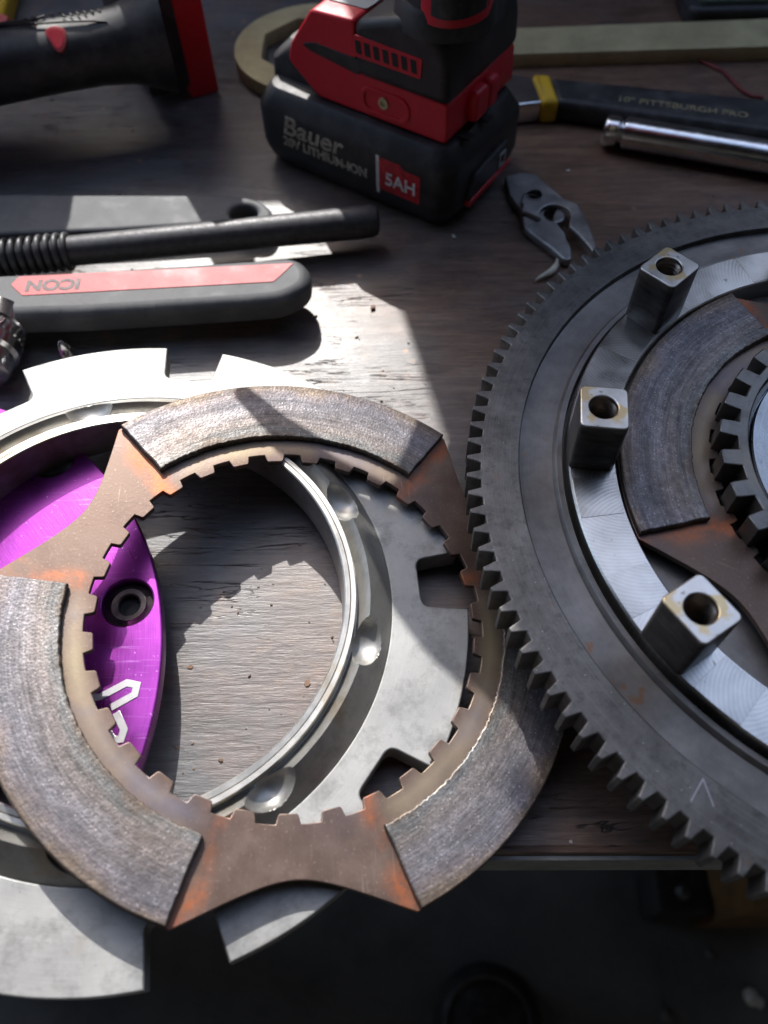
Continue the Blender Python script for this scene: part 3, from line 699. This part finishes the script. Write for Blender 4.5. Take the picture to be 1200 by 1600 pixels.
# ------------------------------------------------------------------ adjustable wrench and chrome bar, right
aw = thing('adjustable_wrench', 'black gripped wrench with a yellow band near its steel neck', 'wrench')
link('grip', plate(rpoly([(.392, 1.962), (.90, 1.852), (1.32, 1.80), (1.30, 1.60), (.87, 1.722), (.50, 1.826), (.395, 1.856)], .02), [], .004, .058, .016, 3), 'blackgrip', aw)
link('band', plate(rpoly([(.350, 1.970), (.392, 1.966), (.402, 1.852), (.363, 1.850)], .008), [], .002, .060, .010, 2), 'yellow', aw)
link('neck', plate(rpoly([(.20, 2.02), (.352, 1.962), (.364, 1.858), (.20, 1.83)], .01), [], .004, .054, .006, 2), 'chrome', aw)
p0, p1 = at(970, 155, .058), at(1163, 180, .058)
link('lettering', text('10" PITTSBURGH PRO', .030, .0004, frame(((p0 + p1) / 2 + Vector((0, 0, .0006))), p1 - p0, (0, 0, 1)), 1.06), 'goldprint', aw)
cb = thing('extension_bar', 'polished chrome extension bar in front of the black gripped wrench', 'socket extension')
b0 = at(942, 203, .036); b0.z = .037; b1 = at(1200, 247, .036); b1.z = .037; bd = (b1 - b0).normalized()
link('shaft', lathe_along(b0 + bd * .043, b0 + bd * .9, [(0, .026), (.006, .0345), (.012, .0365), (.8, .0365), (.80, .02)], 40), 'chrome', cb)
hd = link('drive_end', lathe_along(b0, b0 + bd, [(0, .024), (.004, .031), (.010, .034), (.034, .034), (.040, .028), (.046, .026)], 40), 'chrome', cb)
sidev = Vector((bd.y, -bd.x, 0)).normalized() if bd.y < 0 else Vector((bd.y, -bd.x, 0)).normalized()
link('detent', on(lathe([(.0005, .004), (.004, .003), (.006, .0), (.0075, .001), (.0075, -.002), (.0005, -.002)], 16), frame(b0 + bd * .022 + (sidev * .75 + Vector((0, 0, .66))) * .034, bd, sidev * .75 + Vector((0, 0, .66)))), 'brass', hd)

# ------------------------------------------------------------------ plier head and crumbs
Zr = lambda a, b, z: at(760 + a / 6, 250 + b / 6, z)
def pts2(seq, z): return [tuple(Zr(a, b, z)[:2]) for a, b in seq]
ph = thing('plier_jaws', 'grey steel jaw plate with two holes beside the drill battery', 'pliers')
pin = [Zr(448, 340, .03), Zr(640, 520, .03)]
def arc(c, r_, a0, a1, n=18): return [(c.x + r_ * cos(radians(a0 + (a1 - a0) * i / n)), c.y + r_ * sin(radians(a0 + (a1 - a0) * i / n))) for i in range(n + 1)]
low = pts2([(170, 150), (330, 110), (480, 135), (520, 180), (690, 320), (720, 360), (640, 560), (740, 680), (750, 740), (790, 800), (800, 930), (740, 935), (620, 830), (430, 690), (350, 620), (330, 480), (220, 340)], .022)
link('jaw', plate(rpoly(low, .008, 4), [circle(pin[0].x, pin[0].y, .0165, 28), circle(pin[1].x, pin[1].y + .012, .026, 28)], .002, .022, .004, 2), 'plier', ph)
upj = pts2([(320, 400), (345, 315), (400, 280), (480, 270), (700, 345), (860, 412), (920, 520), (1000, 720), (1030, 800), (1010, 870), (950, 790), (860, 690), (800, 630)], .034)
upj = rpoly(upj, .006, 3) + arc(pin[1], .033, -12, 200) + pts2([(490, 530), (400, 490), (330, 470)], .034)
link('jaw', plate(upj, [circle(pin[0].x, pin[0].y, .0175, 28)], .0225, .034, .003, 2), 'plier', ph)
link('rivet_collar', lathe([(.0175, .022), (.0175, .0352), (.0205, .0352), (.0205, .022)], 28), 'plier', ph, (pin[0].x, pin[0].y, 0))
cv = [Zr(a, b, .010) for a, b in ((665, 935), (658, 985), (625, 1030), (580, 1062), (520, 1090), (465, 1125))]
tag(link('metal_shaving', tube(cv, [(.003, .004), (.006, .006), (.008, .006), (.007, .006), (.005, .004), (.002, .003)], 10, 60), 'curl'), 'curled pale shaving on the planks below the grey jaw plate', 'shaving')
cd = thing('red_string', 'thin red string trailing from under the brass handle', 'string')
Z3 = lambda a, b, z: at(760 + a / 2.727, b / 2.727, z)
link('strand', tube([Z3(a, b, .004) for a, b in ((850, 215), (880, 245), (960, 280), (1010, 305), (1050, 345), (1090, 385), (1130, 410), (1180, 415))], .0042, 8, 60), 'cord', cd)
def chip(name, px, py, mat, label, cat, s, hgt_, seed, z=0.0, group=None):
    rd = random.Random(seed); q_ = at(px, py, z); n = 7
    o_ = [(s * (1 + .35 * rd.uniform(-1, 1)) * cos(2 * pi * i / n), .7 * s * (1 + .35 * rd.uniform(-1, 1)) * sin(2 * pi * i / n)) for i in range(n)]
    ob = link(name, plate(o_, [], 0, hgt_, hgt_ * .3), mat, None, (q_.x, q_.y, z), rd.uniform(0, 3)); return tag(ob, label, cat, group)
chip('wood_chip', 583, 482, 'chip', 'small brown wood chip on the shaded planks below the drill', 'wood chip', .008, .006, 1)
chip('grit', 709, 371, 'pebble', 'tiny pale crumb beside the battery corner', 'crumb', .006, .005, 2)
chip('grit', 638, 536, 'pebble', 'white speck of grit on the dark planks left of the gear teeth', 'crumb', .003, .003, 3)
chip('grit', 888, 268, 'pebble', 'tan crumb on the planks right of the jaw plate', 'crumb', .006, .004, 4)
chip('grit', 892, 1316, 'pebble', 'pale grit by the front edge of the bench', 'crumb', .003, .003, 5)
chip('grit', 480, 1068, 'chip', 'rusty flake on the planks inside the silver ring', 'crumb', .006, .002, 6)
chip('grit', 298, 1042, 'chip', 'tan splinter on the planks beside the purple cover', 'crumb', .005, .0015, 8)

# ------------------------------------------------------------------ hand tools at the left
Z4 = lambda a, b, z: at(a / 1.9355, 290 + b / 1.9355, z)
w1 = thing('flat_wrench', 'flat grey wrench handle with a hanging hole, behind the black rod', 'wrench')
zt = .05
wo = [tuple(Z4(a, b, zt)[:2]) for a, b in ((-300, 20), (240, 25), (600, 25), (700, 25), (790, 42), (832, 82), (800, 118), (690, 112), (300, 135), (-300, 155))]
hc = Z4(737, 80, zt)
link('handle', plate(rpoly(wo, .03, 5), [[(hc.x + .030 * cos(2 * pi * i / 30), hc.y + .026 * sin(2 * pi * i / 30)) for i in range(30)]], .008, zt, .010, 3), 'greygrip', w1)
rd_ = thing('coil_rod', 'black steel rod with a coiled left end, between the wrench handles', 'rod')
r0 = at(-140, 417, .060); r1 = at(592, 345, .060); rdv = (r1 - r0).normalized()
RL = (r1 - r0).length
link('rod', lathe_along(r0, r1, [(0, .027), (.30, .028), (.33, .0305), (RL * .78, .0325), (RL - .05, .034), (RL - .016, .033), (RL - .005, .029), (RL, .02)], 36), 'oxide', rd_)
tor = [(.0325 + .0068 * cos(2 * pi * i / 10), .0068 * sin(2 * pi * i / 10)) for i in range(10)]
tor_me = lathe(tor, 36, sharp=80); tor_me.transform(frame((0, 0, 0), (0, 0, 1), rdv))
for i in range(19): link('coil', tor_me, 'oxide', rd_, r0 + rdv * (.006 + .0175 * i))
rh = thing('ratchet', 'grey ratchet handle with a long red inlay, nearest the silver ring', 'ratchet')
zt = .092
ho = [(-1.2, 1.118), (-.60, 1.128), (-.30, 1.150), (-.215, 1.158), (-.165, 1.195), (-.163, 1.245), (-.195, 1.284), (-.62, 1.250), (-1.2, 1.232)]
link('handle', plate(rpoly(ho, .03, 5), [], .030, zt, .022, 4), 'greygrip', rh)
ri = [(-.752, 1.206), (-.722, 1.176), (-.235, 1.205), (-.222, 1.222), (-.198, 1.258), (-.742, 1.230)]
link('inlay', plate(rpoly(ri, .004), [], zt - .004, zt + .0012, .0008), 'dustyred', rh)
link('lettering', text('ICON', .040, .0004, frame((-.668, 1.206, zt + .0014), (-1, -.045, 0), (0, 0, 1)), 1.05, 0, .0016), 'darkprint', rh)
hp = link('head', lathe([(.0005, 0), (.085, 0), (.09, .01), (.09, .085), (.082, .094), (.0005, .094)], 40), 'chrome', rh, (-1.24, 1.175, 0))
sk = thing('socket', 'knurled chrome socket lying at the left edge', 'socket')
s0 = Vector((-.775, 1.165, .056))
s1 = Vector((-.770, .95, .056))
skb = link('shell', lathe_along(s0, s1, [(0, .040), (0, .050), (.006, .055), (.045, .055), (.049, .052), (.078, .052), (.082, .055), (.105, .054), (.112, .047), (.125, .049), (.150, .044), (.155, .036), (.155, .002)], 48), 'chrome', sk)
kn = []; 
for i in range(26):
    t = 2 * pi * i / 26; c_ = s0 + (s1 - s0).normalized() * .063 + Vector((cos(t), 0, sin(t))) * .053
    me_ = box(-.0025, .0025, -.012, .012, -.0015, .0022, .0006); link('knurl', on(me_, frame(c_, (1 * -sin(t), .35, cos(t)), (cos(t), 0, sin(t)))), 'chrome', skb)
bl = thing('small_bolt', 'little bright screw tip standing behind the silver ring', 'bolt')
q = at(107, 556, .03)
link('shank', lathe([(.0005, .075), (.005, .072), (.016, .045), (.018, .0), (.0005, 0)], 20), 'chrome', bl, (q.x, q.y - .004, 0))
link('head', lathe([(.0005, .0), (.022, .0), (.022, .012), (.0005, .012)], 6), 'chrome', bl, (q.x, q.y - .004, 0))

# ------------------------------------------------------------------ things on the floor below the bench
def flo(px, py): return at(px, py, FZ)
q = flo(760, 1600)
fr_ = thing('round_rubber_foot', 'dark round rubber foot on the floor under the bench edge', 'rubber foot', (q.x, q.y, FZ))
link('base', lathe([(.0005, 0), (.24, 0), (.25, .03), (.21, .10), (.12, .14), (.0005, .14)], 40), 'blackgrip', fr_)
link('rim', lathe([(.19, .105), (.205, .13), (.19, .14), (.175, .13)], 40), 'black', fr_)
for k, (px, py, s) in enumerate(((1171, 1558, .035), (1184, 1566, .028), (1108, 1490, .022), (1040, 1585, .03))):
    rd = random.Random(k); q = flo(px, py)
    me_ = loft([[(s * f_ * cos(2 * pi * i / 8) * rd.uniform(.8, 1.2), s * f_ * sin(2 * pi * i / 8) * rd.uniform(.8, 1.2), z_ * s) for i in range(8)] for f_, z_ in ((.6, 0), (1, .4), (.7, .9), (.2, 1.1))], 60)
    tag(link('pebble', me_, 'pebble' if k < 2 else 'floor', None, (q.x, q.y, FZ)), ('larger pale pebble of the pair on the dark floor at the lower right', 'smaller pale pebble of the pair on the dark floor at the lower right', 'dark pebble on the floor just below the bench leg', 'dark pebble at the bottom edge of the floor, left of the pale pair')[k], 'pebble', 'pebbles on the floor')

# fine grit and sawdust lying all over the bench
rd = random.Random(21); vs = []; fs = []
for k in range(520):
    x = rd.uniform(-1.0, 1.15); y = rd.uniform(.19, 2.6)
    if rd.random() < .08: x = rd.uniform(-.32, .05); y = rd.uniform(.3, .8)
    sz = rd.choice((.0012, .0016, .002, .003)) * rd.uniform(.7, 1.3); a = rd.uniform(0, 6.3); el_ = rd.uniform(.5, 1.8)
    base = len(vs); n = 5
    for zz, f_ in ((.0006, 1.0), (sz * .8, .55)):
        for i in range(n):
            t = 2 * pi * i / n; u_, v_ = sz * f_ * el_ * cos(t) * rd.uniform(.7, 1.2), sz * f_ * sin(t) * rd.uniform(.7, 1.2)
            vs.append((x + u_ * cos(a) - v_ * sin(a), y + u_ * sin(a) + v_ * cos(a), zz))
    for i in range(n): fs.append((base + i, base + (i + 1) % n, base + n + (i + 1) % n, base + n + i))
    fs.append(tuple(base + n + i for i in range(n)))
go = link('bench_grit', mesh_of(vs, fs), 'grit'); tag(go, 'fine brown grit and wood crumbs scattered over the bench top', 'grit'); go['kind'] = 'stuff'
